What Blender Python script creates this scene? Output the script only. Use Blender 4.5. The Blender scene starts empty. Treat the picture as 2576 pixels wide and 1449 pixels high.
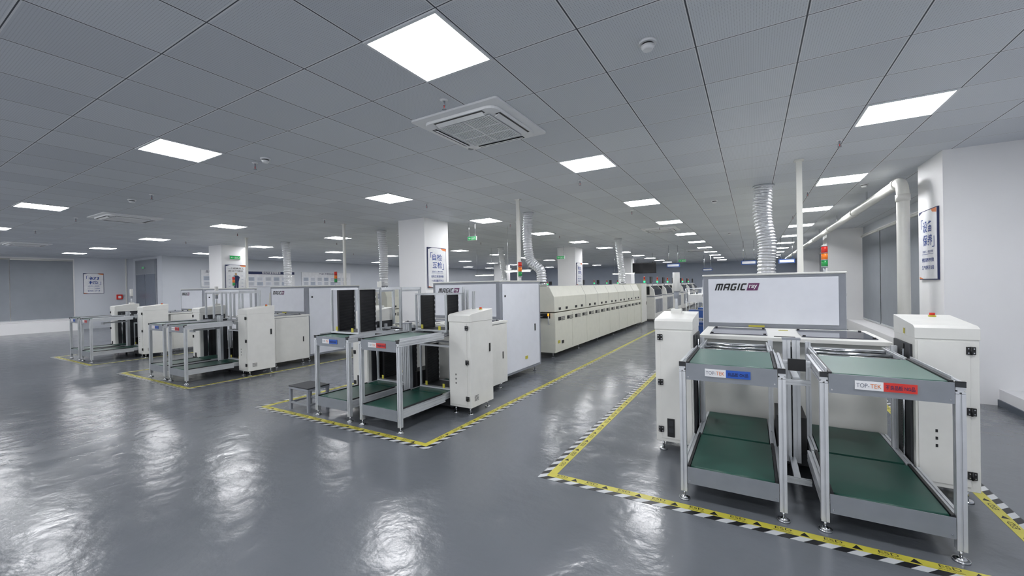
import bpy, bmesh, math, random
from mathutils import Vector, Matrix
random.seed(4)
S=bpy.context.scene; C=S.collection
ZC=3.055
# ---------------------------------------------------------------- materials
def lin(c):
    return tuple(((x/255)/12.92 if x/255<=0.04045 else ((x/255+0.055)/1.055)**2.4) for x in c)+(1,)
def mat(name,rgb,rough=.5,metal=0.,var=.06,scale=8.,emit=0.,bump=0.,alpha=1.,spec=.5,coat=0.):
    m=bpy.data.materials.new(name); m.use_nodes=True
    nt=m.node_tree; b=nt.nodes['Principled BSDF']
    c=lin(rgb)
    b.inputs['Roughness'].default_value=rough; b.inputs['Metallic'].default_value=metal
    b.inputs['Specular IOR Level'].default_value=spec
    b.inputs['Coat Weight'].default_value=coat
    tc=nt.nodes.new('ShaderNodeTexCoord'); n=nt.nodes.new('ShaderNodeTexNoise')
    n.inputs['Scale'].default_value=scale; n.inputs['Detail'].default_value=4
    nt.links.new(tc.outputs['Object'],n.inputs['Vector'])
    r=nt.nodes.new('ShaderNodeValToRGB')
    r.color_ramp.elements[0].position=.3; r.color_ramp.elements[1].position=.7
    r.color_ramp.elements[0].color=tuple(x*(1-var) for x in c[:3])+(1,)
    r.color_ramp.elements[1].color=tuple(min(1,x*(1+var)) for x in c[:3])+(1,)
    nt.links.new(n.outputs['Fac'],r.inputs['Fac']); nt.links.new(r.outputs['Color'],b.inputs['Base Color'])
    if bump:
        bp=nt.nodes.new('ShaderNodeBump'); bp.inputs['Strength'].default_value=bump; bp.inputs['Distance'].default_value=.01
        nt.links.new(n.outputs['Fac'],bp.inputs['Height']); nt.links.new(bp.outputs['Normal'],b.inputs['Normal'])
    if emit:
        b.inputs['Emission Color'].default_value=c; b.inputs['Emission Strength'].default_value=emit
    return m
white=mat('white_powder_coat',(218,218,214),.42,var=.03)
wceil=mat('white_abs_plastic',(238,239,241),.4,var=.02)
wpanel=mat('white_gloss_panel',(222,225,233),.25,var=.02)
cream=mat('cream_powder_coat',(214,214,202),.42,var=.03)
grey=mat('grey_powder_coat',(138,142,150),.45)
fasc=mat('grey_sheet_metal',(134,139,146),.42,metal=.3)
alu=mat('aluminium',(206,209,213),.36,metal=.55)
steel=mat('polished_steel',(200,202,205),.2,metal=1)
foil=mat('aluminium_foil',(222,224,227),.36,metal=.7,scale=40,bump=.6)
black=mat('black_plastic',(22,23,26),.45)
dark=mat('dark_metal',(52,54,58),.5,metal=.3)
rubber=mat('black_rubber',(14,14,15),.7)
belt_t=mat('green_belt_upper_sheen',(76,108,99),.38,var=.05,scale=3)  # same green belt, reflected light on the upper deck painted in as lighter grey-green
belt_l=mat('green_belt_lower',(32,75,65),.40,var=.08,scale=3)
glass=mat('smoked_acrylic',(78,80,90),.08,var=.02)
pill=mat('painted_plaster',(236,236,237),.6,var=.012,scale=2,bump=.05)
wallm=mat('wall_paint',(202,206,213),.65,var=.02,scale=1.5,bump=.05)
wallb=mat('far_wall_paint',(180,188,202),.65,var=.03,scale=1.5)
blindm=mat('blind_fabric',(136,141,148),.8,var=.05,scale=2)
doorg=mat('blue_grey_glass',(98,106,120),.2,var=.03)
pvc=mat('white_pvc',(216,216,210),.3,var=.02)
red=mat('red_plastic',(205,42,30),.35); blue=mat('blue_label',(32,84,176),.4)
redl=mat('red_label',(204,52,44),.4)
wlab=mat('white_label',(222,223,226),.4)
orange=mat('orange_plastic',(230,120,30),.35); green=mat('green_plastic',(30,140,70),.35)
greenon=mat('green_lit',(40,240,120),.3,emit=3)
orangeon=mat('orange_lit',(255,170,40),.3,emit=1)
exitg=mat('exit_green',(20,150,76),.3,emit=.35)
yel=mat('yellow_vinyl',(190,182,70),.4,var=.08,scale=12)
blueink=mat('blue_ink',(28,64,140),.6); navy=mat('navy_ink',(30,42,84),.6); blackink=mat('black_ink',(18,18,20),.6)
whiteink=mat('white_ink',(240,240,242),.5); greyink=mat('grey_ink',(112,118,130),.6); orink=mat('orange_ink',(216,124,66),.6)
purple=mat('purple_badge',(96,30,86),.4)
screen=mat('black_screen',(14,17,22),.12)
blu2=mat('blue_sign',(40,80,150),.5)
tan=mat('tan_skin',(180,150,110),.6)
lamp=mat('diffuser',(253,253,255),.5,emit=35,var=0)
lampw=mat('tube_lamp',(250,255,250),.5,emit=12,var=0)
lampf=mat('lamp_frame',(225,228,232),.5)

def nodes(name):
    m=bpy.data.materials.new(name); m.use_nodes=True
    nt=m.node_tree; return m,nt,nt.nodes['Principled BSDF']
def mth(nt,op,a,b=None,c=None):
    n=nt.nodes.new('ShaderNodeMath'); n.operation=op
    for i,x in enumerate((a,b,c)):
        if x is None: continue
        if isinstance(x,(int,float)): n.inputs[i].default_value=x
        else: nt.links.new(x,n.inputs[i])
    return n.outputs[0]
# ceiling tiles
def ceiling_mat():
    m,nt,b=nodes('ceiling_tiles')
    tc=nt.nodes.new('ShaderNodeTexCoord'); sp=nt.nodes.new('ShaderNodeSeparateXYZ')
    nt.links.new(tc.outputs['Object'],sp.inputs[0])
    def dist(o,off):
        a=mth(nt,'DIVIDE',mth(nt,'SUBTRACT',o,off),.6)
        f=mth(nt,'FRACT',a)
        return mth(nt,'MULTIPLY',mth(nt,'MINIMUM',f,mth(nt,'SUBTRACT',1.,f)),.6)
    dx=dist(sp.outputs[0],-1.5-60); dy=dist(sp.outputs[1],1.775-60)
    lx=mth(nt,'LESS_THAN',dx,.0045); ly=mth(nt,'LESS_THAN',dy,.0032)
    l=mth(nt,'MAXIMUM',lx,ly)
    hx=mth(nt,'LESS_THAN',mth(nt,'MINIMUM',dx,dy),.012)
    fx=mth(nt,'FLOOR',mth(nt,'DIVIDE',mth(nt,'SUBTRACT',sp.outputs[0],-1.5),.6))
    fy=mth(nt,'FLOOR',mth(nt,'DIVIDE',mth(nt,'SUBTRACT',sp.outputs[1],1.775),.6))
    cb=nt.nodes.new('ShaderNodeCombineXYZ'); nt.links.new(fx,cb.inputs[0]); nt.links.new(fy,cb.inputs[1])
    wn=nt.nodes.new('ShaderNodeTexWhiteNoise'); nt.links.new(cb.outputs[0],wn.inputs['Vector'])
    base=nt.nodes.new('ShaderNodeMix'); base.data_type='RGBA'
    base.inputs[6].default_value=lin((206,210,217)); base.inputs[7].default_value=lin((219,223,229))
    nt.links.new(wn.outputs['Value'],base.inputs[0])
    vo=nt.nodes.new('ShaderNodeTexVoronoi'); vo.inputs['Scale'].default_value=70.; vo.inputs['Randomness'].default_value=0.
    nt.links.new(tc.outputs['Object'],vo.inputs['Vector'])
    pd=mth(nt,'LESS_THAN',vo.outputs['Distance'],.22)
    m0=nt.nodes.new('ShaderNodeMix'); m0.data_type='RGBA'; m0.inputs[7].default_value=lin((166,169,176))
    nt.links.new(base.outputs[2],m0.inputs[6]); nt.links.new(pd,m0.inputs[0])
    m1=nt.nodes.new('ShaderNodeMix'); m1.data_type='RGBA'; m1.inputs[7].default_value=lin((230,232,236))
    nt.links.new(m0.outputs[2],m1.inputs[6]); nt.links.new(hx,m1.inputs[0])
    m2=nt.nodes.new('ShaderNodeMix'); m2.data_type='RGBA'; m2.inputs[7].default_value=lin((58,62,72))
    nt.links.new(m1.outputs[2],m2.inputs[6]); nt.links.new(l,m2.inputs[0])
    nt.links.new(m2.outputs[2],b.inputs['Base Color']); b.inputs['Roughness'].default_value=.5
    return m
ceilm=ceiling_mat()
def floor_mat():
    m,nt,b=nodes('epoxy_floor')
    tc=nt.nodes.new('ShaderNodeTexCoord')
    n=nt.nodes.new('ShaderNodeTexNoise'); n.inputs['Scale'].default_value=.6; n.inputs['Detail'].default_value=4
    nt.links.new(tc.outputs['Object'],n.inputs['Vector'])
    r=nt.nodes.new('ShaderNodeValToRGB'); r.color_ramp.elements[0].position=.3; r.color_ramp.elements[1].position=.7
    r.color_ramp.elements[0].color=lin((97,101,107)); r.color_ramp.elements[1].color=lin((103,107,113))
    nt.links.new(n.outputs['Fac'],r.inputs['Fac']); nt.links.new(r.outputs['Color'],b.inputs['Base Color'])
    n2=nt.nodes.new('ShaderNodeTexNoise'); n2.inputs['Scale'].default_value=4.5; n2.inputs['Detail'].default_value=6; n2.inputs['Roughness'].default_value=.5
    nt.links.new(tc.outputs['Object'],n2.inputs['Vector'])
    mr=nt.nodes.new('ShaderNodeMapRange'); mr.inputs['From Min'].default_value=.3; mr.inputs['From Max'].default_value=.7; mr.inputs['To Min'].default_value=.17; mr.inputs['To Max'].default_value=.25
    nt.links.new(n2.outputs['Fac'],mr.inputs['Value']); nt.links.new(mr.outputs[0],b.inputs['Roughness'])
    bp=nt.nodes.new('ShaderNodeBump'); bp.inputs['Strength'].default_value=.42; bp.inputs['Distance'].default_value=.02
    nt.links.new(n2.outputs['Fac'],bp.inputs['Height']); nt.links.new(bp.outputs['Normal'],b.inputs['Normal'])
    b.inputs['Specular IOR Level'].default_value=.6
    return m
floorm=floor_mat()
def stripe_mat():
    m,nt,b=nodes('striped_vinyl')
    tc=nt.nodes.new('ShaderNodeTexCoord'); sp=nt.nodes.new('ShaderNodeSeparateXYZ')
    nt.links.new(tc.outputs['Object'],sp.inputs[0])
    f=mth(nt,'FRACT',mth(nt,'ADD',mth(nt,'DIVIDE',mth(nt,'SUBTRACT',sp.outputs[0],sp.outputs[1]),.13),50.))
    g=mth(nt,'GREATER_THAN',f,.5)
    mx=nt.nodes.new('ShaderNodeMix'); mx.data_type='RGBA'
    mx.inputs[6].default_value=lin((28,29,32)); mx.inputs[7].default_value=lin((190,193,196))
    nt.links.new(g,mx.inputs[0]); nt.links.new(mx.outputs[2],b.inputs['Base Color']); b.inputs['Roughness'].default_value=.4
    return m
stripe=stripe_mat()

# ---------------------------------------------------------------- mesh builder
_tc={}
def text_geo(s,bold=0.,shear=0.,align='CENTER',space=1.):
    k=(s,bold,shear,align,space)
    if k in _tc: return _tc[k]
    cu=bpy.data.curves.new('t','FONT'); cu.body=s; cu.size=1; cu.offset=bold; cu.shear=shear
    cu.align_x=align; cu.align_y='CENTER'; cu.resolution_u=3; cu.space_character=space
    o=bpy.data.objects.new('t',cu); C.objects.link(o)
    dg=bpy.context.evaluated_depsgraph_get(); me=bpy.data.meshes.new_from_object(o.evaluated_get(dg))
    V=[tuple(v.co) for v in me.vertices]; F=[tuple(p.vertices) for p in me.polygons]
    bpy.data.objects.remove(o); bpy.data.curves.remove(cu); bpy.data.meshes.remove(me)
    _tc[k]=(V,F); return V,F
class MB:
    def __init__(s): s.V=[];s.F=[];s.I=[];s.S=[];s.mats=[]; s.nr=0
    def add(s,V,F,m,smooth=False):
        if m not in s.mats: s.mats.append(m)
        i=s.mats.index(m); b=len(s.V); s.V+= [tuple(v) for v in V]
        for f in F: s.F.append(tuple(b+j for j in f)); s.I.append(i); s.S.append(smooth)
        return s
    def box(s,x0,x1,y0,y1,z0,z1,m):
        V=[(x0,y0,z0),(x1,y0,z0),(x1,y1,z0),(x0,y1,z0),(x0,y0,z1),(x1,y0,z1),(x1,y1,z1),(x0,y1,z1)]
        return s.add(V,[(0,3,2,1),(4,5,6,7),(0,1,5,4),(1,2,6,5),(2,3,7,6),(3,0,4,7)],m)
    def prism(s,poly,ax,a0,a1,m,smooth=False):
        n=len(poly)
        def P(p,a):
            return (a,p[0],p[1]) if ax=='x' else ((p[0],a,p[1]) if ax=='y' else (p[0],p[1],a))
        V=[P(p,a0) for p in poly]+[P(p,a1) for p in poly]
        F=[(i,(i+1)%n,(i+1)%n+n,i+n) for i in range(n)]
        s.add(V,F,m,smooth); b=len(s.V)-2*n
        i=s.mats.index(m)
        s.F.append(tuple(range(b,b+n))); s.I.append(i); s.S.append(False)
        s.F.append(tuple(range(b+2*n-1,b+n-1,-1))); s.I.append(i); s.S.append(False)
        return s
    def prof(s,ax,u,v,a0,a1,m=None,w=.04,h=None):
        m=m or alu; h=h or w; a=w/2;b=h/2;g=.0045;d=.008
        pts=[(-a,-b),(-g,-b),(-g,-b+d),(g,-b+d),(g,-b),(a,-b)]
        cs=[0] if h<=w*1.3 else [-b/2,b/2]
        for c in cs: pts+=[(a,c-g),(a-d,c-g),(a-d,c+g),(a,c+g)]
        pts+=[(a,b),(g,b),(g,b-d),(-g,b-d),(-g,b),(-a,b)]
        for c in reversed(cs): pts+=[(-a,c+g),(-a+d,c+g),(-a+d,c-g),(-a,c-g)]
        return s.prism([(p[0]+u,p[1]+v) for p in pts],ax,a0,a1,m)
    def cyl(s,p0,p1,r,m,n=14,r2=None,smooth=True):
        p0=Vector(p0);p1=Vector(p1);r2=r if r2 is None else r2
        d=(p1-p0).normalized(); t=Vector((1,0,0)) if abs(d.x)<.9 else Vector((0,1,0))
        u=d.cross(t).normalized(); w=d.cross(u)
        V=[];
        for p,rr in ((p0,r),(p1,r2)):
            for i in range(n):
                a=2*math.pi*i/n; V.append(p+u*math.cos(a)*rr+w*math.sin(a)*rr)
        s.add(V,[(i,(i+1)%n,(i+1)%n+n,i+n) for i in range(n)],m,smooth)
        b=len(s.V)-2*n;k=s.mats.index(m)
        for f in (tuple(range(b,b+n)),tuple(range(b+2*n-1,b+n-1,-1))):
            s.F.append(f);s.I.append(k);s.S.append(False)
        return s
    def tube(s,pts,rf,m,n=18):
        pts=[Vector(p) for p in pts]; V=[]; u=None
        for i,p in enumerate(pts):
            d=(pts[min(i+1,len(pts)-1)]-pts[max(i-1,0)]).normalized()
            if u is None:
                t=Vector((1,0,0)) if abs(d.x)<.9 else Vector((0,1,0)); u=d.cross(t).normalized()
            u=(u-d*u.dot(d)).normalized(); w=d.cross(u); r=rf(i) if callable(rf) else rf
            for j in range(n):
                a=2*math.pi*j/n; V.append(p+u*math.cos(a)*r+w*math.sin(a)*r)
        F=[]
        for i in range(len(pts)-1):
            for j in range(n):
                F.append((i*n+j,i*n+(j+1)%n,(i+1)*n+(j+1)%n,(i+1)*n+j))
        F.append(tuple(range(n))); F.append(tuple((len(pts)-1)*n+j for j in reversed(range(n))))
        return s.add(V,F,m,True)
    def stroke(s,x0,y,z0,w,h,segs,m,t=.26,sh=.28):
        for (a,b,c,d) in segs:
            ax,az,cx,cz=a*w,b*h,c*w,d*h
            L=math.hypot(cx-ax,cz-az); dx,dz=(cx-ax)/L,(cz-az)/L; k=t*h/2
            P=[(ax-dz*k,az+dx*k),(cx-dz*k,cz+dx*k),(cx+dz*k,cz-dx*k),(ax+dz*k,az-dx*k)]
            s.add([(x0+p[0]+sh*p[1],y,z0+p[1]) for p in P],[(0,1,2,3)],m); y-=.00005
        s.nr=1; return s
    def text(s,t,size,pos,m,face='-y',bold=0.,shear=0.,align='CENTER',space=1.,rot=0.,sx=1.,fit=None):
        V,F=text_geo(t,bold,shear,align,space); P=Vector(pos); out=[]
        if not V: return s
        cr,sr=math.cos(rot),math.sin(rot)
        kx=ky=size; ox=oy=0
        if fit:
            xs=[v[0] for v in V]; ys=[v[1] for v in V]
            kx=fit[0]/(max(xs)-min(xs)); ky=fit[1]/(max(ys)-min(ys)); ox=(max(xs)+min(xs))/2; oy=(max(ys)+min(ys))/2; sx=1
        for v in V:
            x=(v[0]-ox)*kx*sx;y=(v[1]-oy)*ky
            if face=='-y': q=Vector((x,0,y))
            elif face=='z': q=Vector((x*cr-y*sr,x*sr+y*cr,0))
            out.append(P+q)
        s.nr=1
        return s.add(out,F,m)
    def obj(s,name,parent=None,org=(0,0,0),bevel=0,label=None,loc=(0,0,0)):
        me=bpy.data.meshes.new(name)
        o=Vector(org)
        me.from_pydata([tuple(Vector(v)-o) for v in s.V],[],s.F)
        for m in s.mats: me.materials.append(m)
        me.polygons.foreach_set('material_index',s.I); me.polygons.foreach_set('use_smooth',s.S)
        if not s.nr:
            bm=bmesh.new(); bm.from_mesh(me); bmesh.ops.recalc_face_normals(bm,faces=bm.faces); bm.to_mesh(me); bm.free()
        me.update()
        ob=bpy.data.objects.new(name,me); C.objects.link(ob); ob.location=loc
        if parent: ob.parent=parent
        if bevel:
            b=ob.modifiers.new('b','BEVEL'); b.width=bevel; b.segments=2; b.limit_method='ANGLE'; b.angle_limit=math.radians(50)
        if label: ob['label']=label
        return ob
def thing(name,label,cat,loc=(0,0,0),rot=0,group=None):
    e=bpy.data.objects.new(name,None); e.empty_display_size=.1; C.objects.link(e)
    e.location=loc; e.rotation_euler=(0,0,rot); e['label']=label; e['category']=cat
    if group: e['group']=group
    return e
def single(mb,name,label,cat,loc=(0,0,0),bevel=0,group=None):
    o=mb.obj(name,None,bevel=bevel,loc=loc); o['label']=label; o['category']=cat
    if group: o['group']=group
    return o
def dup(root,loc,label=None,parent=None):
    n=root.copy(); C.objects.link(n)
    if parent is not None: n.parent=parent
    else: n.location=loc
    if label: n['label']=label
    for ch in root.children: dup(ch,None,None,n)
    return n
def struct(mb,name):
    o=mb.obj(name); o['kind']='structure'; return o

# ---------------------------------------------------------------- room shell
XL,XS,XR,YB,Y0=-24.6,-21.5,2.9,36.,-6.
struct(MB().box(XL-.2,XR+.2,Y0,YB+.2,-.1,0,floorm),'floor')
struct(MB().box(XL-.2,XR+.2,Y0,YB+.2,ZC,ZC+.1,ceilm),'ceiling')
struct(MB().box(XL-.2,XL,Y0,7.5,0,ZC,wallm),'wall_left')
struct(MB().box(XL-.2,XS-.0,7.5,7.7,0,ZC,wallm),'wall_step')
struct(MB().box(XS-.2,XS,7.7,YB,0,ZC,wallm),'wall_left_far')
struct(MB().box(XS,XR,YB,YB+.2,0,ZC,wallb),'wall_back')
struct(MB().box(XR,XR+.2,Y0,YB,0,ZC,wallm),'wall_right')
struct(MB().box(2.47,XR,Y0,6.98,0,.19,pill),'trim_1')
struct(MB().box(2.47,XR,7.85,15.9,0,.30,pill),'trim_2')
struct(MB().box(2.47,XR,16.75,24.9,0,.30,pill),'trim_3')
struct(MB().box(XL,XL+.5,Y0,5.6,0,.42,pill),'trim_4')
bm_=mat('baseboard_grey',(84,92,104),.5)
struct(MB().box(2.455,2.47,Y0,6.98,0,.07,bm_),'baseboard_right')
struct(MB().box(XS,XS+.015,7.7,YB,0,.1,bm_),'baseboard_left_far')
d=MB(); d.box(-24.2,-22.0,7.46,7.5,0,2.95,grey); d.box(-24.12,-23.14,7.45,7.46,.08,2.3,doorg); d.box(-23.08,-22.08,7.45,7.46,.08,2.3,doorg)
d.box(-24.12,-22.08,7.45,7.46,2.36,2.9,blindm); struct(d,'door_1')

def window(n,side,ys):
    m=MB(); x=XR if side>0 else XL
    y0,y1=ys
    if side>0: m.box(x-.02,x,y0,y1,.3,2.85,pill)
    else: m.box(x,x+.02,y0,y1,.42,2.98,pill)
    struct(m,'window_%d'%n)
def blind(x,y0,y1,z0,z1,side):
    t=thing('roller_blind','grey fabric roller blind lowered over a window','blind',(x,(y0+y1)/2,z0),group='grey roller blinds')
    h=(y1-y0)/2; s=-side
    m=MB(); m.box(s*.03,s*.036,-h,h,.03,z1-z0-.06,blindm); m.obj('fabric',t)
    m=MB(); m.cyl((s*.045,-h,z1-z0-.03),(s*.045,h,z1-z0-.03),.03,pvc); m.obj('roller_tube',t)
    m=MB(); m.box(s*.022,s*.044,-h,h,0,.03,alu); m.obj('bottom_bar',t)
window(1,1,(7.85,15.9)); window(2,1,(16.8,24.9)); window(3,-1,(-5.5,5.6))
for a in (8.0,9.97,11.94,13.91): blind(XR-.02,a,a+1.9,.34,2.8,1)
for a in (17.,18.97,20.94,22.91): blind(XR-.02,a,a+1.9,.34,2.8,1)
for a in (-1.3,.42,2.14,3.86): blind(XL+.02,a,a+1.69,.48,2.92,-1)

def pillar(x0,x1,y0,y1):
    m=MB(); cx,cy=(x0+x1)/2,(y0+y1)/2
    m.box(x0-cx,x1-cx,y0-cy,y1-cy,0,ZC,pill)
    single(m,'pillar','square white painted structural pillar','pillar',(cx,cy,0),group='white structural pillars')
for (x0,x1) in ((-7.06,-6.27),(-16.05,-15.2)):
    for y0 in (6.9,15.9,24.9): pillar(x0,x1,y0,y0+.82)
for y0 in (6.98,15.93,24.93): pillar(2.02,2.895,y0,y0+.86)

# ---------------------------------------------------------------- ceiling fittings
L=thing('ceiling_light','square recessed white LED panel light, lit','ceiling light',(-1.8,2.075,ZC),group='square LED ceiling panels')
m=MB()
m.box(-.298,.298,-.298,-.278,-.012,-.0005,lampf);m.box(-.298,.298,.278,.298,-.012,-.0005,lampf)
m.box(-.298,-.278,-.278,.278,-.012,-.0005,lampf);m.box(.278,.298,-.278,.278,-.012,-.0005,lampf)
m.obj('frame',L)
MB().box(-.278,.278,-.278,.278,-.009,-.0005,lamp).obj('diffuser',L)
for xc in (1.2,-1.8,-5.4,-10.8,-15.0,-19.2,-22.2):
    for k in range(-2,11):
        y=2.075+3*k
        if xc==-1.8 and k==0: continue
        if xc<-22 and y>6: continue
        dup(L,(xc,y,ZC))
def cassette():
    t=thing('air_conditioner','white square ceiling cassette air conditioner','air conditioner',(-2.25,3.31,ZC),group='ceiling cassette air conditioners')
    def rr(h,r,n=5):
        p=[]
        for cx,cy,a0 in ((h-r,h-r,0),(-h+r,h-r,90),(-h+r,-h+r,180),(h-r,-h+r,270)):
            for i in range(n+1):
                a=math.radians(a0+90*i/n); p.append((cx+r*math.cos(a),cy+r*math.sin(a)))
        return p
    m=MB(); m.prism(rr(.475,.03),'z',-.02,-.0005,wceil); m.prism(rr(.40,.09),'z',-.045,-.02,wceil); m.obj('panel',t,bevel=.004)
    gl=mat('louver_grey',(170,174,180),.5)
    for i in range(4):
        M=Matrix.Rotation(i*math.pi/2,4,'Z')
        m=MB(); m.box(-.27,.27,-.385,-.335,-.047,-.0455,black)
        m.V=[tuple(M@Vector(v)) for v in m.V]; m.obj('air_outlet',t)
        m=MB(); m.add([(-.26,-.368,-.05),(.26,-.368,-.05),(.26,-.325,-.068),(-.26,-.325,-.068),(-.26,-.365,-.046),(.26,-.365,-.046),(.26,-.322,-.062),(-.26,-.322,-.062)],[(0,1,2,3),(4,5,6,7),(0,1,5,4),(1,2,6,5),(2,3,7,6),(3,0,4,7)],wceil)
        m.V=[tuple(M@Vector(v)) for v in m.V]; m.obj('louver',t)
    m=MB(); m.box(-.285,.285,-.285,.285,-.05,-.0455,gl)
    for i in range(24):
        x=-.26+i*.0226
        for y0,y1 in ((-.27,-.095),(-.085,.085),(.095,.27)): m.box(x-.004,x+.004,y0,y1,-.055,-.05,wceil)
    for y in (-.285,-.095,.085,.275): m.box(-.285,.285,y,y+.01,-.057,-.05,wceil)
    for x in (-.285,.275,-.005): m.box(x,x+.01,-.285,.285,-.057,-.05,wceil)
    m.obj('grille',t)
    m=MB(); m.cyl((-.43,.42,-.022),(-.43,.42,-.028),.03,grey); m.obj('sensor_cap',t)
    return t
A=cassette()
for p in ((-11.1,3.3),(-2.25,12.4),(-11.1,12.4),(-2.25,21.4),(-11.1,21.4),(-19,3.3)): dup(A,(p[0],p[1],ZC))
def detector(x,y):
    t=thing('smoke_detector','round white smoke detector with a dark slot','smoke detector',(x,y,ZC),group='ceiling smoke detectors')
    MB().cyl((0,0,-.018),(0,0,-.0005),.055,wceil,24).obj('base',t)
    m=MB(); m.cyl((0,0,-.03),(0,0,-.018),.038,black,24); m.cyl((0,0,-.055),(0,0,-.03),.03,wceil,24,r2=.045); m.obj('sensor_head',t)
    return t
dt=detector(-.56,2.74)
for p in ((-4.92,2.72),(-8.9,2.72),(-.6,8.7),(1.6,8.7),(-4.9,8.7),(-8.9,8.7),(-.6,14.7)): dup(dt,(p[0],p[1],ZC))
def sprinkler(x,y):
    t=thing('sprinkler','small metal pendant fire sprinkler head','sprinkler',(x,y,ZC),group='ceiling fire sprinklers')
    MB().cyl((0,0,-.012),(0,0,-.0005),.022,wceil,16,r2=.036).obj('escutcheon',t)
    m=MB(); m.cyl((0,0,-.045),(0,0,-.012),.009,grey,10); m.box(-.016,-.012,-.003,.003,-.075,-.04,grey); m.box(.012,.016,-.003,.003,-.075,-.04,grey)
    m.box(-.016,.016,-.003,.003,-.045,-.04,grey); m.cyl((0,0,-.072),(0,0,-.045),.003,red,8); m.cyl((0,0,-.078),(0,0,-.074),.019,grey,16); m.obj('sprinkler_head',t)
    return t
sp=sprinkler(-2.19,2.68)
for x in (.86,-2.19,-5.2,-8.2,-11.9,-14.9):
    for y in (2.75,5.8,8.85,11.9):
        if (x,y)!=(-2.19,2.75) and not (x==.86 and y==2.75): dup(sp,(x,y,ZC))

# ---------------------------------------------------------------- floor tapes
def tape(x0,x1,yend,label,txt=True):
    yf=2.855; ws=.052; w=.062
    t=thing('floor_marking_tape',label,'floor tape',((x0+x1)/2,yf,0),group='hazard floor marking tapes')
    o=((x0+x1)/2,yf,0); z0,z1=.0004,.0016
    m=MB(); m.box(x0,x1,yf,yf+ws,z0,z1,stripe); m.box(x0,x0+ws,yf+ws,yend,z0,z1,stripe); m.box(x1-ws,x1,yf+ws,yend,z0,z1,stripe)
    m.obj('striped_tape',t,o)
    m=MB(); a,b,c=x0+ws,x1-ws,yf+ws
    m.box(a,b,c,c+w,z0,z1,yel); m.box(a,a+w,c+w,yend,z0,z1,yel); m.box(b-w,b,c+w,yend,z0,z1,yel)
    m.obj('yellow_tape',t,o)
    m=MB(); x=a+.12
    while x<b-.15:
        m.text('ESD',.045,(x,c+w*.66,.0022),blackink,'z',fit=(.085,.026))
        m.text('PROTECTED AREA',.016,(x,c+w*.22,.0022),blackink,'z',fit=(.1,.010))
        m.add([(x+.08,c+.010,.0022),(x+.13,c+.010,.0022),(x+.105,c+.052,.0022)],[(0,1,2)],blackink)
        x+=.24
    for xx,rt in ((a+w/2,math.pi/2),(b-w/2,math.pi/2)):
        y=c+.25
        while y<min(yend,9):
            m.text('ESD',.045,(xx,y,.0022),blackink,'z',rot=rt,fit=(.085,.032))
            m.add([(xx-.02,y+.08,.0022),(xx+.02,y+.08,.0022),(xx,y+.12,.0022)],[(0,1,2)],blackink); y+=.24
    m.obj('lettering',t,o)
tape(-1.47,1.42,34,'yellow and striped hazard tape around the windowside machine line')
tape(-5.54,-2.62,34,'yellow and striped hazard tape around line with step stool')
tape(-10.3,-7.5,30,'yellow and striped hazard tape around a machine line')
tape(-14.5,-11.9,30,'yellow and striped hazard tape around line beside the wall')

# ---------------------------------------------------------------- outfeed racks
def rack(kind):
    t=thing('outfeed_conveyor','','conveyor',(0,3.03,0),group='two-tier belt conveyors')
    for sx in (-1,1):
        for y in (.022,):
            l=MB().prof('z',sx*.288,y,.06,.888).obj('leg',t)
            m=MB(); m.cyl((sx*.288,y,.02),(sx*.288,y,.06),.007,steel,10); m.cyl((sx*.288,y,0),(sx*.288,y,.012),.036,steel,20); m.cyl((sx*.288,y,.012),(sx*.288,y,.024),.034,steel,20,r2=.012)
            m.obj('foot',l)
    for nm,zt,bl,zz in (('upper_deck',.95,belt_t,.835),('lower_deck',.235,belt_l,.12)):
        up=nm[0]=='u'
        m=MB()
        if up:
            for sx in (-1,1): m.prof('y',sx*.288,.92,0.003,.72,h=.06)
        else:
            for sx in (-1,1):
                m.prof('y',sx*.288,.19,.044,.72,h=.08)
        m.prof('x',.035,zt-.045,-.265,.265); m.prof('x',.66,zt-.045,-.265,.265)
        dk=m.obj(nm,t)
        MB().box(-.265,.265,.0,.006,zz,zt-.002,fasc).obj('fascia',dk)
        for i,x in enumerate((-.25,.25)): MB().cyl((x,-.003,zz+.02),(x,0,zz+.02),.005,steel,8).obj('screw',dk)
        m=MB(); m.box(-.245,.245,.03,.70,zt-.014,zt,bl); m.cyl((-.245,.03,zt-.012),(.245,.03,zt-.012),.012,bl,12); m.cyl((-.245,.70,zt-.012),(.245,.70,zt-.012),.012,bl,12); m.obj('belt',dk)
        for sx in (-1,1):
            m=MB(); m.box(sx*.256-.008,sx*.256+.008,.01,.72,zt-.012,zt+.008,black)
            if up: m.box(sx*.270-.003,sx*.270+.003,.05,.72,zt+.001,zt+.022,alu); m.box(sx*.256,sx*.270,.2,.215,zt+.001,zt+.008,alu)
            m.obj('guide_rail',dk)
            if up:
                m=MB(); m.box(sx*.288-.02,sx*.288+.02,-.002,.003,.925,.951,dark); m.box(sx*.288-.02,sx*.288+.02,-.003,.012,.951,.956,black); m.obj('end_cap',dk)
    m=MB(); m.box(-.145,-.02,-.0055,-.0015,.870,.920,wlab); lb=m.obj('label_plate',t)
    MB().box(-.02,.12,-.0055,-.0015,.870,.920,blue if kind=='OK' else redl).obj('status_label',lb)
    m=MB(); m.text('TOP-',.040,(-.110,-.007,.895),greyink,fit=(.058,.024)); m.text('TEK',.040,(-.053,-.007,.895),orink,fit=(.048,.024))
    if kind=='OK': m.text('良品板 OK品',.032,(.05,-.007,.895),navy,fit=(.115,.026),bold=.01)
    else: m.text('不良品板 NG品',.032,(.05,-.007,.895),navy,fit=(.122,.026),bold=.01)
    m.obj('lettering',lb)
    return t
RO=rack('OK'); RN=rack('NG')
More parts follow.
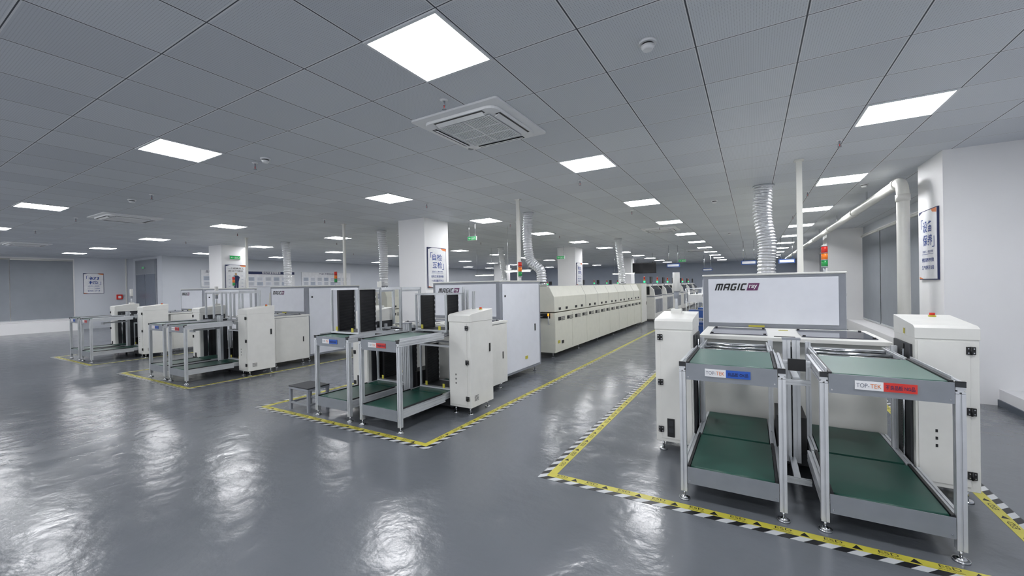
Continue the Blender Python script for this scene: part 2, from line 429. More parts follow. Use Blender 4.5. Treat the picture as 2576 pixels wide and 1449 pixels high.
LC=[.255,-3.83,-8.61,-13.05]
for i,c in enumerate(LC):
    near=['near the windows','beside a step stool','by a machine line','by the far wall'][i]
    a=RO if i==0 else dup(RO,(0,0,0)); b=RN if i==0 else dup(RN,(0,0,0))
    a.location=(c-.392,3.03,0); b.location=(c+.392,3.03,0)
    a['label']='aluminium green belt conveyor with blue label, '+near
    b['label']='aluminium green belt conveyor with red label, '+near

# ---------------------------------------------------------------- board handler
def foot(m,x,y,z=.09):
    m.cyl((x,y,.012),(x,y,z),.009,steel,10); m.cyl((x,y,0),(x,y,.014),.035,steel,18,r2=.03)
def feet(parent,o,pts,z=.09):
    for x,y in pts:
        m=MB(); foot(m,x,y,z); m.obj('foot',parent,o)
def handler():
    o=(0,3.83,0); t=thing('board_handling_machine','white two-tower circuit board lift machine with aluminium posts','machine',(LC[0],3.83,0),group='board lift machines')
    for s in (-1,1):
        xa,xb=sorted((s*.705,s*1.015))
        m=MB(); m.prism([(3.83,.09),(3.83,1.155),(3.86,1.170),(4.30,1.213),(4.30,.09)],'x',xa,xb,white)
        cb=m.obj('cabinet',t,o,bevel=.003)
        m=MB(); m.prism([(3.822,1.09),(3.822,1.163),(3.856,1.180),(4.304,1.222),(4.304,1.085)],'x',xa-.003,xb+.003,white); m.obj('top_cover',cb,o,bevel=.002)
        m=MB(); m.box(xa+.045 if s<0 else xa+.012,xb-.012 if s<0 else xb-.045,3.823,3.8295,.12,1.075,white); m.obj('door',cb,o,bevel=.002)
        for z in (.2,.62,1.02):
            x=s*.972
            m=MB(); m.box(x-.022,x+.022,3.814,3.8225,z-.025,z+.025,black); m.cyl((x,3.812,z-.027),(x,3.812,z+.027),.006,black,8)
            for dx in (-.013,.013):
                for dz in (-.014,.014): m.cyl((x+dx,3.811,z+dz),(x+dx,3.8142,z+dz),.004,steel,8)
            m.obj('hinge',cb,o)
        m=MB()
        for i in range(5):
            m.box(s*1.0155-.001,s*1.0155+.001,3.90,3.98,.16+i*.014,.165+i*.014,black)
        m.obj('vent_slots',cb,o)
        m=MB(); m.box(s*1.018-.004,s*1.018+.004,4.22,4.245,.70,.80,black); m.obj('latch',cb,o)
        feet(cb,o,[(x,y) for y in (3.88,4.24) for x in (xa+.05,xb-.05)])
    m=MB(); m.box(-.92,-.86,3.8165,3.8225,.14,.30,black); m.box(-.91,-.87,3.813,3.8165,.24,.28,dark); m.box(-.91,-.87,3.813,3.8165,.18,.22,dark); m.obj('socket_panel',t,o)
    for k in range(3): MB().box(.80,.812,3.8205,3.8225,.36+k*.05,.38+k*.05,black).obj('cable_slot',t,o)
    m=MB(); m.cyl((.90,4.22,1.212),(.90,4.22,1.224),.022,yel,18); m.cyl((.90,4.22,1.224),(.90,4.22,1.242),.016,red,18); m.obj('emergency_stop_button',t,o)
    m=MB(); m.box(.700,.7005,4.02,4.06,1.10,1.14,yel); m.obj('warning_sticker',t,o)
    m=MB(); m.prof('z',-.03,3.86,.09,1.04,w=.05); m.prof('z',.03,3.86,.09,1.04,w=.05); m.box(-.06,.06,3.83,3.89,1.04,1.055,grey); m.box(-.05,.05,3.89,3.96,.2,.98,dark); m.obj('central_column',t,o)
    for x in (-.655,-.13,.13,.655): MB().prof('z',x,4.10,.2,1.0,w=.035).obj('guide_post',t,o)
    for s in (-1,1):
        MB().box(s*.697-.006,s*.697+.006,3.88,4.26,.15,1.04,dark).obj('tower_liner',t,o)
        MB().cyl((s*.675,3.95,.15),(s*.675,3.95,1.0),.008,steel,10).obj('lift_screw',t,o)
        m=MB(); m.box(s*.687-.002,s*.687+.002,4.0,4.03,.15,1.03,black)
        for i in range(40): m.box(s*.682-.006,s*.682+.006,4.0,4.03,.16+i*.021,.173+i*.021,black)
        m.obj('lift_chain',t,o)
    for s in (-1,1):
        cx=s*.392
        m=MB(); m.prof('y',cx-.262,.20,3.76,4.42,h=.07); m.prof('y',cx+.262,.20,3.76,4.42,h=.07); m.box(cx-.23,cx+.23,3.765,3.775,.17,.225,dark)
        dk=m.obj('inner_deck',t,o)
        MB().box(cx-.235,cx+.235,3.76,4.42,.224,.237,belt_l).obj('belt',dk,o)
        m=MB(); m.prof('y',cx-.25,.93,3.80,4.30,h=.05,w=.03); m.prof('y',cx+.25,.93,3.80,4.30,h=.05,w=.03); m.prof('x',4.2,.93,cx-.23,cx+.23,w=.03)
        for yy in (3.82,4.0,4.18): m.cyl((cx-.235,yy,.93),(cx+.235,yy,.93),.012,steel,10)
        m.obj('upper_rail',t,o)
    m=MB(); m.box(-.70,.70,3.90,4.40,.05,.14,dark); m.box(-.10,.10,3.92,4.3,.14,.42,black)
    for x in (-.6,0,.6):
        m.cyl((x,4.0,0),(x,4.0,.05),.02,dark,10)
    m.obj('base_frame',t,o)
    for z,y in ((.93,3.42),(.80,3.42),(.12,3.42)): MB().prof('x',y,z,-.078,.078,w=.035).obj('cross_bar',t,o)
    m=MB(); m.box(-.05,.05,3.38,3.40,.885,.965,black); m.obj('control_box',t,o)
    MB().box(-.02,.02,3.44,3.83,.80,.83,alu).obj('tie_bar',t,o); MB().box(-.02,.02,3.44,3.84,.10,.13,alu).obj('tie_bar',t,o)
    m=MB(); m.box(-.93,-.84,4.16,4.25,1.208,1.25,white); m.cyl((-.885,4.205,1.25),(-.885,4.205,1.42),.014,alu); m.cyl((-.885,4.205,1.42),(-.885,4.205,1.60),.032,white,18); m.cyl((-.885,4.205,1.35),(-.885,4.205,1.42),.024,grey,16)
    m.obj('scanner_post',t,o)
    return t
H=handler()
HS=[H]+[dup(H,(c,3.83,0)) for c in LC[1:]]
def gantry(parent,xs,xe,n=5):
    o=(0,3.83,0); m=MB()
    for i in range(n):
        x=xs+(xe-xs)*i/(n-1)
        m.prof('z',x,3.90,.98,1.48,w=.03); m.prof('z',x,4.26,.98,1.48,w=.03)
        m.prof('y',x,1.465,3.915,4.245,w=.025)
    m.prof('x',3.90,1.495,xs-.02,xe+.02,w=.03); m.prof('x',4.26,1.495,xs-.02,xe+.02,w=.03)
    m.obj('lift_gantry',parent,o)
gantry(HS[2],-.62,.62,5); gantry(HS[1],-.66,-.15,2)
for x,h,z0 in ((.62,1.50,.96),(.68,1.46,.96),(.78,1.44,1.20)): MB().prof('z',x,4.24,z0,h,w=.03).obj('mast',HS[1],(0,3.83,0))

def magazine(loc,label,h=.547):
    t=thing('board_magazine',label,'board magazine',loc,group='black circuit board magazines')
    m=MB(); m.box(-.25,.25,0,.36,0,.018,alu); m.box(-.2,.2,.05,.31,.018,.022,dark); m.obj('base_plate',t)
    zt=h-.012
    m=MB(); m.prof('x',.015,zt,-.25,.25,w=.022); m.prof('x',.345,zt,-.25,.25,w=.022); m.prof('y',-.24,zt,.026,.334,w=.022); m.prof('y',.24,zt,.026,.334,w=.022); m.obj('top_frame',t)
    for s in (-1,1):
        m=MB(); x=s*.195
        m.box(x-.006,x+.006,.075,.285,.018,zt-.013,black)
        n=int((zt-.05)/.0142)
        for i in range(n):
            z=.035+i*.0142; m.box(x-.016,x+.016,.075,.285,z,z+.005,dark)
        m.box(x-.017,x+.017,.065,.08,.018,zt-.013,black); m.box(x-.017,x+.017,.28,.295,.018,zt-.013,black)
        for i in range(7): m.box(x-.019,x+.019,.290,.297,.06+i*.06,.085+i*.06,wlab)
        m.obj('slotted_wall',t)
    for x in (-.24,.24):
        for y in (.015,.345): MB().prof('z',x,y,.018,zt-.011,w=.02).obj('corner_post',t)
    MB().box(-.15,-.12,-.006,.004,.03,.08,yel).obj('lock_tab',t)
    MB().box(.13,.16,-.006,.004,.02,.07,yel).obj('lock_tab',t)
    return t
mg=magazine((LC[1]-.392,3.22,.966),'black slotted circuit board magazine in aluminium frame on a conveyor')
ms=magazine((LC[1]+.392,3.86,.958),'black slotted circuit board magazine raised in the lift tower',.47)
for x,y,z,l in ((LC[1]-.392,3.92,.24,'black slotted circuit board magazine on a green inner belt'),
              (LC[1]+.392,3.92,.24,'black slotted circuit board magazine on a green inner belt'),
              (LC[3]+.392,3.92,.24,'black slotted circuit board magazine on a green inner belt'),
              (LC[2]+.392,3.92,.24,'black slotted circuit board magazine on a green inner belt')):
    dup(mg,(x,y,z),l)

# ---------------------------------------------------------------- transfer table
def table():
    o=(0,4.46,0); t=thing('transfer_table','white transfer conveyor cabinet with smoked acrylic top windows','machine',(LC[0],4.46,0),group='transfer conveyor cabinets')
    m=MB(); m.box(-.69,.69,4.46,5.19,.1,.955,white); bd=m.obj('body',t,o,bevel=.004)
    m=MB(); m.box(-.70,.70,4.32,5.20,.962,.995,white); m.box(-.69,.69,4.36,5.15,.955,.962,grey); tp=m.obj('top_plate',t,o,bevel=.003)
    for x0,x1 in ((-.62,-.14),(.12,.64)):
        MB().box(x0,x1,4.45,5.06,.9955,1.003,glass).obj('acrylic_window',tp,o)
        for x in (x0+.02,x1-.02):
            for y in (4.48,5.03): MB().cyl((x,y,1.003),(x,y,1.012),.012,black,12).obj('knob',tp,o)
    m=MB(); m.box(-.09,.07,4.40,4.43,.9955,.999,black); m.obj('slot_opening',tp,o)
    m=MB(); m.box(-.03,.05,4.95,5.0,.9955,.999,yel); m.obj('warning_sticker',tp,o)
    for s in (-1,1):
        m=MB(); m.box(s*.6925-.002,s*.6925+.002,4.50,5.15,.14,.93,white); sd=m.obj('side_door',t,o)
        m=MB(); m.box(s*.697-.003,s*.697+.003,5.05,5.07,.45,.55,black); m.obj('latch',sd,o)
    feet(t,o,[(x,y) for x in (-.6,.6) for y in (4.55,5.1)],.1)
    return t
TT=table()
for c in LC[1:]: dup(TT,(c,4.46,0))

# ---------------------------------------------------------------- inspection machine
def tower(m,x,y,z,lit=None):
    m.cyl((x,y,z),(x,y,z+.06),.012,alu); m.cyl((x,y,z+.06),(x,y,z+.075),.033,grey,18)
    zz=z+.075
    for c in ((greenon if lit=='g' else green),orange,red):
        m.cyl((x,y,zz),(x,y,zz+.072),.032,c,18); m.cyl((x,y,zz+.072),(x,y,zz+.08),.034,grey,18); zz+=.08
    m.cyl((x,y,zz),(x,y,zz+.012),.034,white,18,r2=.02)
def aoi():
    o=(0,5.22,0); t=thing('inspection_machine','white optical inspection machine with grey frame and logo panel','machine',(LC[0],5.22,0),group='optical inspection machines')
    x0,x1,y0,y1=-.745,.555,5.22,6.58
    m=MB(); m.box(x0,x1,y0,y1,.1,1.565,grey); m.box(x0-.008,x1+.008,y0-.01,y1+.01,1.565,1.585,white); b=m.obj('body',t,o,bevel=.006)
    m=MB(); m.box(x0+.055,x1-.06,y0-.012,y0-.0005,1.04,1.535,wpanel); fp=m.obj('front_panel',t,o,bevel=.004)
    m=MB(); z=1.405; yy=y0-.014; h=.074
    xx=x0+.125
    G={'M':(.062,[(.06,0,.06,1),(.06,.92,.5,.92),(.5,0,.5,1),(.5,.92,.94,.92),(.94,0,.94,1)]),
       'A':(.050,[(.08,0,.08,.95),(.08,.92,.92,.92),(.92,0,.92,1),(.1,.42,.9,.42)]),
       'G':(.048,[(.08,.05,.08,.95),(.08,.92,1,.92),(.08,.08,.95,.08),(.9,.08,.9,.5),(.6,.48,1,.48)]),
       'I':(.010,[(.5,0,.5,1)]),
       'C':(.044,[(.08,.05,.08,.95),(.08,.92,1,.92),(.08,.08,1,.08)])}
    for ch in 'MAGIC':
        wd,sg=G[ch]; m.stroke(xx,yy,z,wd,h,sg,blackink,t=.21); xx+=wd+.020
    xr=xx-.004; z=z+h/2
    m.add([(xr,yy,z-.040),(xr+.104,yy,z-.040),(xr+.126,yy,z+.040),(xr+.022,yy,z+.040)],[(0,1,2,3)],purple)
    m.text('ray',.078,(xr+.063,yy-.002,z-.004),whiteink,bold=.01,shear=.2,fit=(.080,.052))
    m.obj('lettering',fp,o)
    for x,s in ((x0,-1),(x1,1)):
        m=MB(); a,bb=sorted((x+s*.0005,x+s*.012)); m.box(a,bb,y0+.07,y1-.07,.14,1.53,wpanel); sd=m.obj('side_door',t,o,bevel=.004)
        a,bb=sorted((x+s*.012,x+s*.02)); MB().box(a,bb,y0+1.1,y0+1.13,.72,.84,black).obj('latch',sd,o); MB().box(a,bb,y0+.12,y0+.15,1.33,1.36,black).obj('latch',sd,o); MB().box(a,bb,y0+.75,y0+.83,.28,.33,yel).obj('warning_sticker',sd,o)
    m=MB(); tower(m,.48,6.0,1.585); m.obj('signal_tower',t,o)
    feet(t,o,[(x,y) for x in (x0+.08,x1-.08) for y in (y0+.1,y1-.1)],.1)
    m=MB(); m.box(x0+.45,x0+.6,y0-.006,y0-.0005,1.0,1.02,yel); m.obj('warning_sticker',t,o)
    return t
AO=aoi()
for c in LC[1:]: dup(AO,(c,5.22,0))

# ---------------------------------------------------------------- reflow oven
seam=mat('panel_seam',(128,128,122),.6)
def oven():
    o=(0,7.6,0); t=thing('reflow_oven','long cream reflow oven with vented side panels and black latches','machine',(LC[0],7.6,0),group='long reflow ovens')
    x0,x1,y0,y1=-.75,.37,7.6,15.
    m=MB(); m.box(x0,x1,y0,y1,.12,.93,cream); b=m.obj('body',t,o,bevel=.004)
    n=8; L=(y1-y0)/n
    for i in range(n):
        sd=MB().box(x1+.0005,x1+.006,y0+i*L+.006,y0+(i+1)*L-.006,.16,.90,cream).obj('side_panel',b,o,bevel=.002)
    for i in range(n*2):
        yc=y0+(i+.5)*L/2
        m=MB(); m.box(x1+.0065,x1+.014,yc-.065,yc+.065,.77,.84,black); m.obj('latch',b,o)
        m=MB()
        for k in range(5): m.box(x1+.0062,x1+.0075,yc+.10,yc+.28,.76+k*.018,.769+k*.018,dark)
        m.obj('vent_slots',b,o)
    pf=[(x0+.03,.95),(x1-.012,.95),(x1-.02,1.26),(x1-.13,1.472),(x0+.2,1.475),(x0+.1,1.40)]
    m=MB(); m.prism(pf,'y',y0+.02,y1-.05,cream); h=m.obj('hood',t,o)
    m=MB(); m.prism([(p[0]+(.004 if p[0]>0 else 0),p[1]+.002) for p in pf],'y',y0+.012,y0+1.0,cream); m.obj('front_cover',h,o)
    for i in range(2,n,1):
        y=y0+i*L
        m=MB(); m.prism([(x1-.0105,.955),(x1-.0185,1.26),(x1-.1285,1.473),(x1-.132,1.468),(x1-.022,1.255),(x1-.014,.955)],'y',y-.005,y+.005,seam); m.obj('seam',h,o)
    for i in range(n):
        for dy in (.3,.7):
            y=y0+(i+dy)*L; MB().box(x1-.024,x1-.002,y-.05,y+.05,.985,1.035,black).obj('hood_latch',h,o)
    m=MB(); m.box(x0+.1,x1-.1,y0-.004,y0-.0005,.82,.925,black); m.box(x0+.15,x1-.2,y0-.16,y0-.004,.86,.875,steel); e=m.obj('entry_port',t,o)
    m=MB(); m.cyl((x1-.12,y0-.05,.875),(x1-.12,y0-.05,.925),.016,orangeon); m.cyl((x1-.12,y0-.05,.70),(x1-.12,y0-.05,.875),.01,alu); m.box(x1-.13,x1-.11,y0-.06,y0-.0005,.70,.72,alu); m.obj('warning_lamp',e,o)
    for y in (y0+.28,14.2): MB().cyl((-.05,y,1.475),(-.05,y,1.56),.12,steel,24).obj('exhaust_collar',t,o)
    MB().box(.377,.379,y0+.12,y0+.24,.30,.36,yel).obj('warning_sticker',t,o)
    MB().box(.377,.386,y0+.32,y0+.42,.28,.34,black).obj('socket',t,o)
    feet(t,o,[(x,y0+.15+i*1.42) for i in range(6) for x in (x0+.12,x1-.12)],.12)
    return t
OV=oven()
for c in LC[1:]: dup(OV,(c,7.6,0))

def placer():
    o=(0,0,0); t=thing('placement_machine','white and grey surface mount placement machine with dark window hood','machine',(LC[1],16.6,0),group='surface mount placement machines')
    m=MB(); m.box(-.75,.55,0,1.7,.1,.95,white); m.box(-.72,.52,.02,1.68,.95,1.0,grey); m.obj('body',t,bevel=.01)
    m=MB(); m.prism([(-.72,1.0),(.54,1.0),(.50,1.25),(.30,1.46),(-.5,1.46),(-.68,1.25)],'y',.03,1.67,white); h=m.obj('hood',t,bevel=.01)
    m=MB(); m.prism([(.543,1.03),(.506,1.25),(.36,1.40),(.35,1.39),(.49,1.24),(.53,1.03)],'y',.15,1.55,screen); m.obj('window',h)
    m=MB(); m.box(-.55,.35,.018,.03,1.05,1.38,screen); m.obj('window',h)
    m=MB(); m.cyl((.42,.2,1.3),(.42,.2,1.55),.015,grey); m.box(.36,.40,.02,.40,1.5,1.76,black); m.obj('monitor',t)
    m=MB(); tower(m,.1,.3,1.46,'g'); m.obj('signal_tower',t)
    m=MB(); m.box(.5505,.554,.12,1.56,.33,.87,fasc)
    for i in range(6): m.box(.553,.562,.15+i*.24,.33+i*.24,.35,.85,grey)
    m.obj('feeder_bank',t)
    feet(t,o,[(x,y) for x in (-.65,.45) for y in (.12,1.58)],.1)
    return t
PL=placer()
for c in LC:
    for y in (16.6,19.2,21.8,24.4,27.0,29.6):
        if (c,y)!=(LC[1],16.6): dup(PL,(c,y,0))
def cooler():
    t=thing('board_unloader','tall white board unloading cabinet at the oven end','machine',(LC[1],15.15,0),group='oven end cabinets')
    m=MB(); m.box(-.7,.36,0,.9,.08,1.5,cream); m.obj('body',t,bevel=.01)
    m=MB(); m.box(.3605,.368,.06,.84,.12,1.45,white); dd=m.obj('door',t); MB().box(.368,.378,.75,.78,.7,.82,black).obj('handle',dd)
    feet(t,(0,0,0),[(x,y) for x in (-.6,.26) for y in (.1,.8)],.08); return t
CO=cooler()
for c in (LC[0],LC[2],LC[3]): dup(CO,(c,15.15,0))

# ---------------------------------------------------------------- ducts, posts and pipe
def path(pts,step=.016):
    P=[Vector(p) for p in pts]; out=[]
    for i in range(len(P)-1):
        p0=P[max(i-1,0)];p1=P[i];p2=P[i+1];p3=P[min(i+2,len(P)-1)]
        n=max(2,int((p2-p1).length/step))
        for k in range(n):
            t=k/n
            out.append(.5*((2*p1)+(-p0+p2)*t+(2*p0-5*p1+4*p2-p3)*t*t+(-p0+3*p1-3*p2+p3)*t**3))
    out.append(P[-1]); return out
def duct(pts,r,label):
    c=Vector((pts[-1][0],pts[-1][1],pts[-1][2]))
    t=thing('exhaust_duct',label,'duct',tuple(c),group='flexible foil exhaust ducts')
    pp=[p-c for p in path(pts,.012)]
    MB().tube(pp,lambda i:r*(1 if (i//2)%2 else .88)*(1+.03*math.sin(i*1.7)),foil,22).obj('flexible_hose',t)
    m=MB(); q=pp[0]; m.cyl((q.x,q.y,q.z-.03),(q.x,q.y,q.z-.001),r*1.15,alu,24); m.obj('ceiling_collar',t)
lab='crinkled silver flexible exhaust duct rising to the ceiling'
XO=-.05; ZE=1.567
duct([(.18,7.86,ZC),(.16,7.87,2.6),(.22,7.88,2.1),(LC[0]+XO,7.88,1.8),(LC[0]+XO,7.88,ZE)],.135,lab)
duct([(-4.12,7.78,ZC),(-4.16,7.8,2.5),(-4.12,7.84,2.05),(-3.92,7.88,1.85),(LC[1]+XO,7.88,1.7),(LC[1]+XO,7.88,ZE)],.105,lab)
for c in (LC[2],LC[3]): duct([(c-.02,7.8,ZC),(c+.02,7.83,2.4),(c+XO,7.88,1.8),(c+XO,7.88,ZE)],.12,lab)
for c in (LC[1],LC[2],LC[3]): duct([(c-.15,14.1,ZC),(c-.1,14.2,2.2),(c+XO,14.2,1.8),(c+XO,14.2,ZE)],.12,lab)
def post(x,y,z0=1.587):
    t=thing('service_post','slim white cable service post between machine and ceiling','post',(x,y,z0),group='cable service posts')
    m=MB(); m.box(-.032,.032,-.022,.022,0,ZC-z0-.001,pvc); m.obj('post',t,bevel=.004)
    m=MB(); m.box(-.05,.05,-.04,.04,ZC-z0-.02,ZC-z0-.001,pvc); m.obj('ceiling_plate',t)
for x in (.54,-3.62,-8.4,-12.75): post(x,6.45)
t=thing('ventilation_pipe','thick white plastic pipe under the ceiling turning down beside pillar','pipe',(1.78,7.5,0))
pp=[(0,.02,0.3),(0,0,1.2),(0,0,2.66),(0,.03,2.75),(0,.09,2.81),(0,.18,2.83),(0,6,2.83),(0,12,2.83),(0,22,2.83)]
MB().tube([Vector(p) for p in pp],.068,pvc,20).obj('pipe',t)
cl=[((0,0,2.55),(0,0,2.64),.078),((0,.2,2.83),(0,.3,2.83),.078),((0,.02,0),(0,.02,.3),.09)]+[((0,y,2.83),(0,y+.1,2.83),.078) for y in (3.,6.,9.,12.)]
for a,b,r in cl: MB().cyl(a,b,r,pvc,20).obj('coupling',t)
for y in (2.,5.,8.,11.,14.,17.): MB().box(-.01,.01,y-.01,y+.01,2.89,ZC-.001,steel).obj('hanger',t)

# ---------------------------------------------------------------- posters, boards, signs
def poster(x,y,z,rot,big,small,label,w=.64,h=.92,man=False):
    t=thing('poster',label,'poster',(x,y,z),rot,group='framed wall posters')
    m=MB(); m.box(-w/2,w/2,-.02,-.001,-h/2,h/2,navy); m.obj('frame',t)
    m=MB(); m.box(-w/2+.012,w/2-.012,-.0225,-.02,-h/2+.012,h/2-.012,wlab)
    yy=-.0235
    m.add([(w/2-.2,yy,h/2-.012),(w/2-.012,yy,h/2-.012),(w/2-.012,yy,h/2-.07),(w/2-.15,yy,h/2-.05)],[(0,1,2,3)],orink)
    m.add([(-w/2+.012,yy,h/2-.012),(-w/2+.14,yy,h/2-.012),(-w/2+.012,yy,h/2-.05)],[(0,1,2)],navy)
    m.add([(-w/2+.012,yy,-h/2+.012),(-w/2+.16,yy,-h/2+.012),(-w/2+.012,yy,-h/2+.04)],[(0,1,2)],orink)
    m.nr=1; m.obj('sheet',t)
    m=MB(); yy=-.0245
    if man:
        m.text(big[0],.075,(0,yy,h/2-.12),blackink,bold=.01,fit=(.5,.06)); m.text(big[1],.075,(0,yy,h/2-.21),blackink,bold=.01,fit=(.46,.06))
        m.add([(-.07,yy,-.38),(-.012,yy,-.38),(0,yy,-.14),(.012,yy,-.38),(.07,yy,-.38),(.08,yy,-.12),(.12,yy,.05),(.05,yy,.10),(-.05,yy,.10),(-.12,yy,.05),(-.08,yy,-.12)],[tuple(range(11))],navy)
        n=12; m.add([(.035*math.cos(i*2*math.pi/n),yy,.145+.045*math.sin(i*2*math.pi/n)) for i in range(n)],[tuple(range(n))],tan)
        for s in (-1,1):
            for k in range(4): m.text(small[0],.03,(s*.2,yy,.08-k*.12),blueink)
    else:
        zb=h/2-.22
        m.text(big[0],.17,(0,yy,zb),blueink,bold=.012,fit=(.33,.15)); m.text(big[1],.17,(0,yy,zb-.18),blueink,bold=.012,fit=(.33,.15))
        for a,b,c,d in ((-.23,-.215,zb-.02,zb+.105),(-.23,-.16,zb+.093,zb+.105),(.215,.23,zb-.28,zb-.14),(.16,.23,zb-.28,zb-.268)):
            m.box(a,b,yy-.0005,yy,c,d,blueink)
        m.text(small[0],.042,(0,yy,zb-.33),blueink,fit=(.36,.032)); m.box(-.2,.2,yy-.0005,yy,zb-.365,zb-.361,blueink)
        m.text(small[1],.062,(0,yy,zb-.44),blueink,bold=.01,fit=(.42,.055)); m.text(small[2],.062,(0,yy,zb-.54),blueink,bold=.01,fit=(.42,.055))
    m.obj('lettering',t)
poster(2.02,7.42,1.94,-math.pi/2,('设备','保养'),('质量至上 精益求精','预防保养按时做','生产顺畅不会错'),'framed white maintenance poster with blue Chinese lettering on the pillar')
poster(-6.27,7.29,1.95,math.pi/2,('自检','互检'),('质量至上 精益求精','自检互检坚持做','一点问题不放过'),'framed white self-inspection poster with blue Chinese lettering on a pillar')
poster(-6.27,16.3,1.95,math.pi/2,('精益','求精'),('质量至上 精益求精','精益求精','质量第一'),'framed white quality poster with blue Chinese lettering on distant pillar')
poster(-15.2,7.32,1.93,math.pi/2,('一个经典员工','的10个特征'),('责任',''),'white poster with a figure in dark clothes on a pillar',man=True)
poster(XL,6.18,1.94,math.pi/2,('初','检'),('质量','一次','做对'),'framed white poster with blue and grey Chinese lettering on wall',w=.64,h=.88)
def board(y0,y1,z0,z1,title,label,hdr):
    w=y1-y0;h=z1-z0
    t=thing('notice_board',label,'notice board',(XS,(y0+y1)/2,(z0+z1)/2),math.pi/2,group='wall notice boards')
    MB().box(-w/2,w/2,-.03,-.001,-h/2,h/2,alu).obj('frame',t)
    m=MB(); m.box(-w/2+.02,w/2-.02,-.033,-.03,-h/2+.02,h/2-.02,wlab); m.box(-w/2+.02,w/2-.02,-.034,-.033,h/2-.16,h/2-.02,hdr)
    n=int(w/.42)
    for i in range(n):
        x=-w/2+.1+i*.42
        for k in range(2): m.box(x,x+.3,-.034,-.033,-h/2+.05+k*.24,-h/2+.24+k*.24,(wallm,wallb,wpanel)[(i+k)%3])
        for k in range(2):
            for q in range(4): m.box(x+.03,x+.26,-.0345,-.034,-h/2+.08+k*.24+q*.038,-h/2+.09+k*.24+q*.038,greyink)
    m.obj('sheet',t)
    m=MB(); m.text(title,.12,(0,-.036,h/2-.09),whiteink if hdr is navy else navy,bold=.01); m.obj('lettering',t)
board(10.8,13.3,1.7,2.48,'现场改善管理看板','white notice board with navy header and pinned sheets',navy)
board(13.7,16.9,1.7,2.48,'PCBA 外观检验标准','white notice board with printed inspection sheets',wlab)
board(8.9,9.5,1.72,2.5,'品质','small white notice board with blue sheets',wlab)
def exit_sign(x,y,z,rot,arrow,label,hang=True,s=1.):
    t=thing('exit_sign',label,'exit sign',(x,y,z),rot,group='green exit signs')
    m=MB(); m.box(-.17*s,.17*s,-.03,-.002,-.065*s,.065*s,alu); m.obj('housing',t)
    m=MB(); m.box(-.16*s,.16*s,-.033,-.03,-.055*s,.055*s,exitg); m.obj('lit_panel',t)
    m=MB(); m.text(arrow,.10,(-.09*s,-.0345,0),whiteink,bold=.02,fit=(.09*s,.05*s)); m.text('出口',.085,(.06*s,-.0345,0),whiteink,bold=.01,fit=(.15*s,.07*s)); m.obj('lettering',t)
    if hang:
        for xx in (-.12*s,.12*s): MB().cyl((xx,-.016,.065*s),(xx,-.016,ZC-z-.001),.004,steel,6).obj('hanger',t)
exit_sign(-5.8,8.07,2.66,0,'→','green illuminated exit sign hanging from the ceiling',True,.75)
exit_sign(-15.2,7.3,2.64,math.pi/2,'←','green illuminated exit sign fixed to a pillar',False)
exit_sign(-6.6,15.2,2.6,0,'→','green illuminated exit sign hanging from the ceiling')
exit_sign(-3.0,22,2.6,0,'→','green illuminated exit sign hanging from the ceiling')
exit_sign(-23.2,7.44,2.6,0,'→','green illuminated exit sign above a glazed door',False,.7)
def hang(name,x,y,z,w,h,mats,label,cat,grp):
    t=thing(name,label,cat,(x,y,z),group=grp)
    m=MB(); m.box(-w/2,w/2,-.03,.03,-h/2,h/2,mats[0]); m.obj('panel',t)
    MB().box(-w/2+.03,w/2-.03,-.034,-.03,-h/2+.03,h/2-.03,mats[1]).obj('face',t)
    for xx in (-w*.35,w*.35): MB().cyl((xx,0,h/2),(xx,0,ZC-z-.001),.01,steel,8).obj('hanger',t)
hang('television',-4.85,22,2.3,1.2,.55,(black,screen),'black flat television hanging from the ceiling','television','hanging televisions')
for x,y in ((-2.8,18),(-.1,18),(1.1,18),(-2.2,26)): hang('hanging_sign',x,y,2.22,.5,.15,(blu2,wlab),'blue-edged white line sign hanging from the ceiling','sign','hanging line signs')
def tubelamp(x,y,z,l):
    t=thing('strip_light','glowing horizontal strip work light hung over a machine','strip light',(x,y,z),group='hanging strip work lights')
    MB().box(-l/2,l/2,-.05,.05,.012,.04,white).obj('housing',t)
    MB().cyl((-l/2+.02,0,0),(l/2-.02,0,0),.014,lampw).obj('tube',t)
    for xx in (-l*.4,l*.4): MB().cyl((xx,0,.04),(xx,0,ZC-z-.001),.004,steel,6).obj('hanger',t)
tubelamp(-5.2,9.2,1.87,.75); tubelamp(-5.0,18.5,1.95,1.0); tubelamp(-9.5,14,1.95,.9)

# ---------------------------------------------------------------- loose items
t=thing('step_stool','low grey metal step stool beside the conveyor','stool',(-4.86,3.02,0))
m=MB(); m.box(-.2,.2,0,.3,.285,.30,dark); m.box(-.2,.2,0,.3,.26,.285,grey); m.obj('seat',t,bevel=.004)
for x in (-.18,.18):
    for y in (.02,.28): MB().box(x-.015,x+.015,y-.015,y+.015,0,.26,grey).obj('leg',t)
for b in ((-.165,.165,.01,.03),(-.165,.165,.27,.29),(-.19,-.17,.035,.265),(.17,.19,.035,.265)): MB().box(*b,.08,.1,grey).obj('cross_bar',t)
t=thing('workbench','small grey metal workbench by the blinds','table',(-20.0,2.2,0))
m=MB(); m.box(-.5,.5,-.3,.3,.70,.74,white); m.obj('top',t)
for x in (-.46,.46):
    for y in (-.26,.26): MB().box(x-.02,x+.02,y-.02,y+.02,0,.70,grey).obj('leg',t)
m=MB(); m.box(-.44,.44,-.27,.27,.2,.22,grey); m.obj('shelf',t)
t=thing('fire_alarm_box','small red fire alarm box fixed to the wall','fire alarm',(XL,7.0,1.22))
m=MB(); m.box(0,.08,-.1,.1,0,.22,red); m.obj('housing',t,bevel=.01)
m=MB(); m.box(.08,.083,-.05,.05,.05,.16,wlab); m.obj('glass',t)
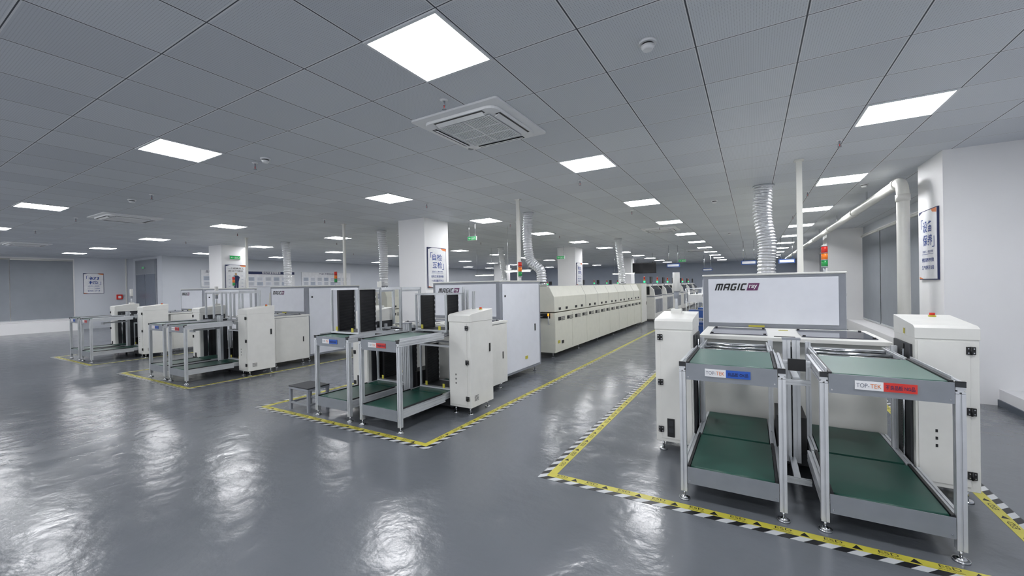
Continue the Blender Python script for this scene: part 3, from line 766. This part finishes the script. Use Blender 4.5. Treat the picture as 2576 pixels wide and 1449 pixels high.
t=thing('conduit','thin white vertical cable conduit on the wall','conduit',(XL,7.25,1.0))
MB().box(0,.03,-.02,.02,0,ZC-1.001,white).obj('channel',t); MB().box(0,.05,-.06,.06,-.1,0,white).obj('junction_box',t)
t=thing('floor_bin','black plastic bin on the aisle floor','bin',(-2.0,15.6,0))
m=MB(); m.prism([(-.22,0),(.22,0),(.28,.4),(-.28,.4)],'y',-.2,.2,black); m.obj('bin_body',t,bevel=.01)
m=MB(); m.box(-.30,.30,-.22,.22,.40,.43,dark); m.obj('rim',t)
def cart(x,y):
    t=thing('wire_trolley','blue-grey wire mesh trolley with castors','trolley',(x,y,0),group='wire mesh trolleys')
    bl=blu2; m=MB()
    for xx in (-.4,.4):
        for yy in (-.3,.3): m.cyl((xx,yy,.1),(xx,yy,1.35),.014,steel,8)
    for z in (.2,.6,1.0,1.34):
        m.box(-.4,.4,-.305,-.295,z,z+.012,steel); m.box(-.4,.4,.295,.305,z,z+.012,steel); m.box(-.405,-.395,-.3,.3,z,z+.012,steel); m.box(.395,.405,-.3,.3,z,z+.012,steel)
        for i in range(9): m.box(-.36+i*.09,-.355+i*.09,-.3,.3,z,z+.006,steel)
    m.obj('frame',t)
    for z in (.215,.615,1.015): MB().box(-.35,.3,-.25,.25,z,z+.18,bl if z<.9 else wlab).obj('tray',t)
    for xx in (-.4,.4):
        for yy in (-.3,.3): MB().cyl((xx-.015,yy,.05),(xx+.015,yy,.05),.05,rubber,14).obj('castor',t)
    return t
k=cart(-1.05,11.5); dup(k,(-.95,12.6,0)); dup(k,(-6.1,18.5,0)); dup(k,(-1.05,15.4,0))

# ---------------------------------------------------------------- world and camera
w=bpy.data.worlds.new('w'); S.world=w; w.use_nodes=True
bg=w.node_tree.nodes['Background']; bg.inputs[0].default_value=(.95,.97,1,1); bg.inputs[1].default_value=1.5
S.view_settings.view_transform='Standard'
cam=bpy.data.cameras.new('cam'); co=bpy.data.objects.new('camera',cam); C.objects.link(co)
Yc=Vector((604,16.5,-1032)).normalized(); Xc=Vector((1764,27.5,1032)).normalized()
Xc=(Xc-Yc*Xc.dot(Yc)).normalized(); Zc=Xc.cross(Yc)
R=Matrix((Xc,Yc,Zc)).to_4x4(); R.translation=Vector((0,0,1.5))
co.matrix_world=R
cam.sensor_width=36; cam.lens=36*1032/2576; cam.sensor_fit='HORIZONTAL'; cam.clip_end=200; cam.clip_start=.02
S.camera=co
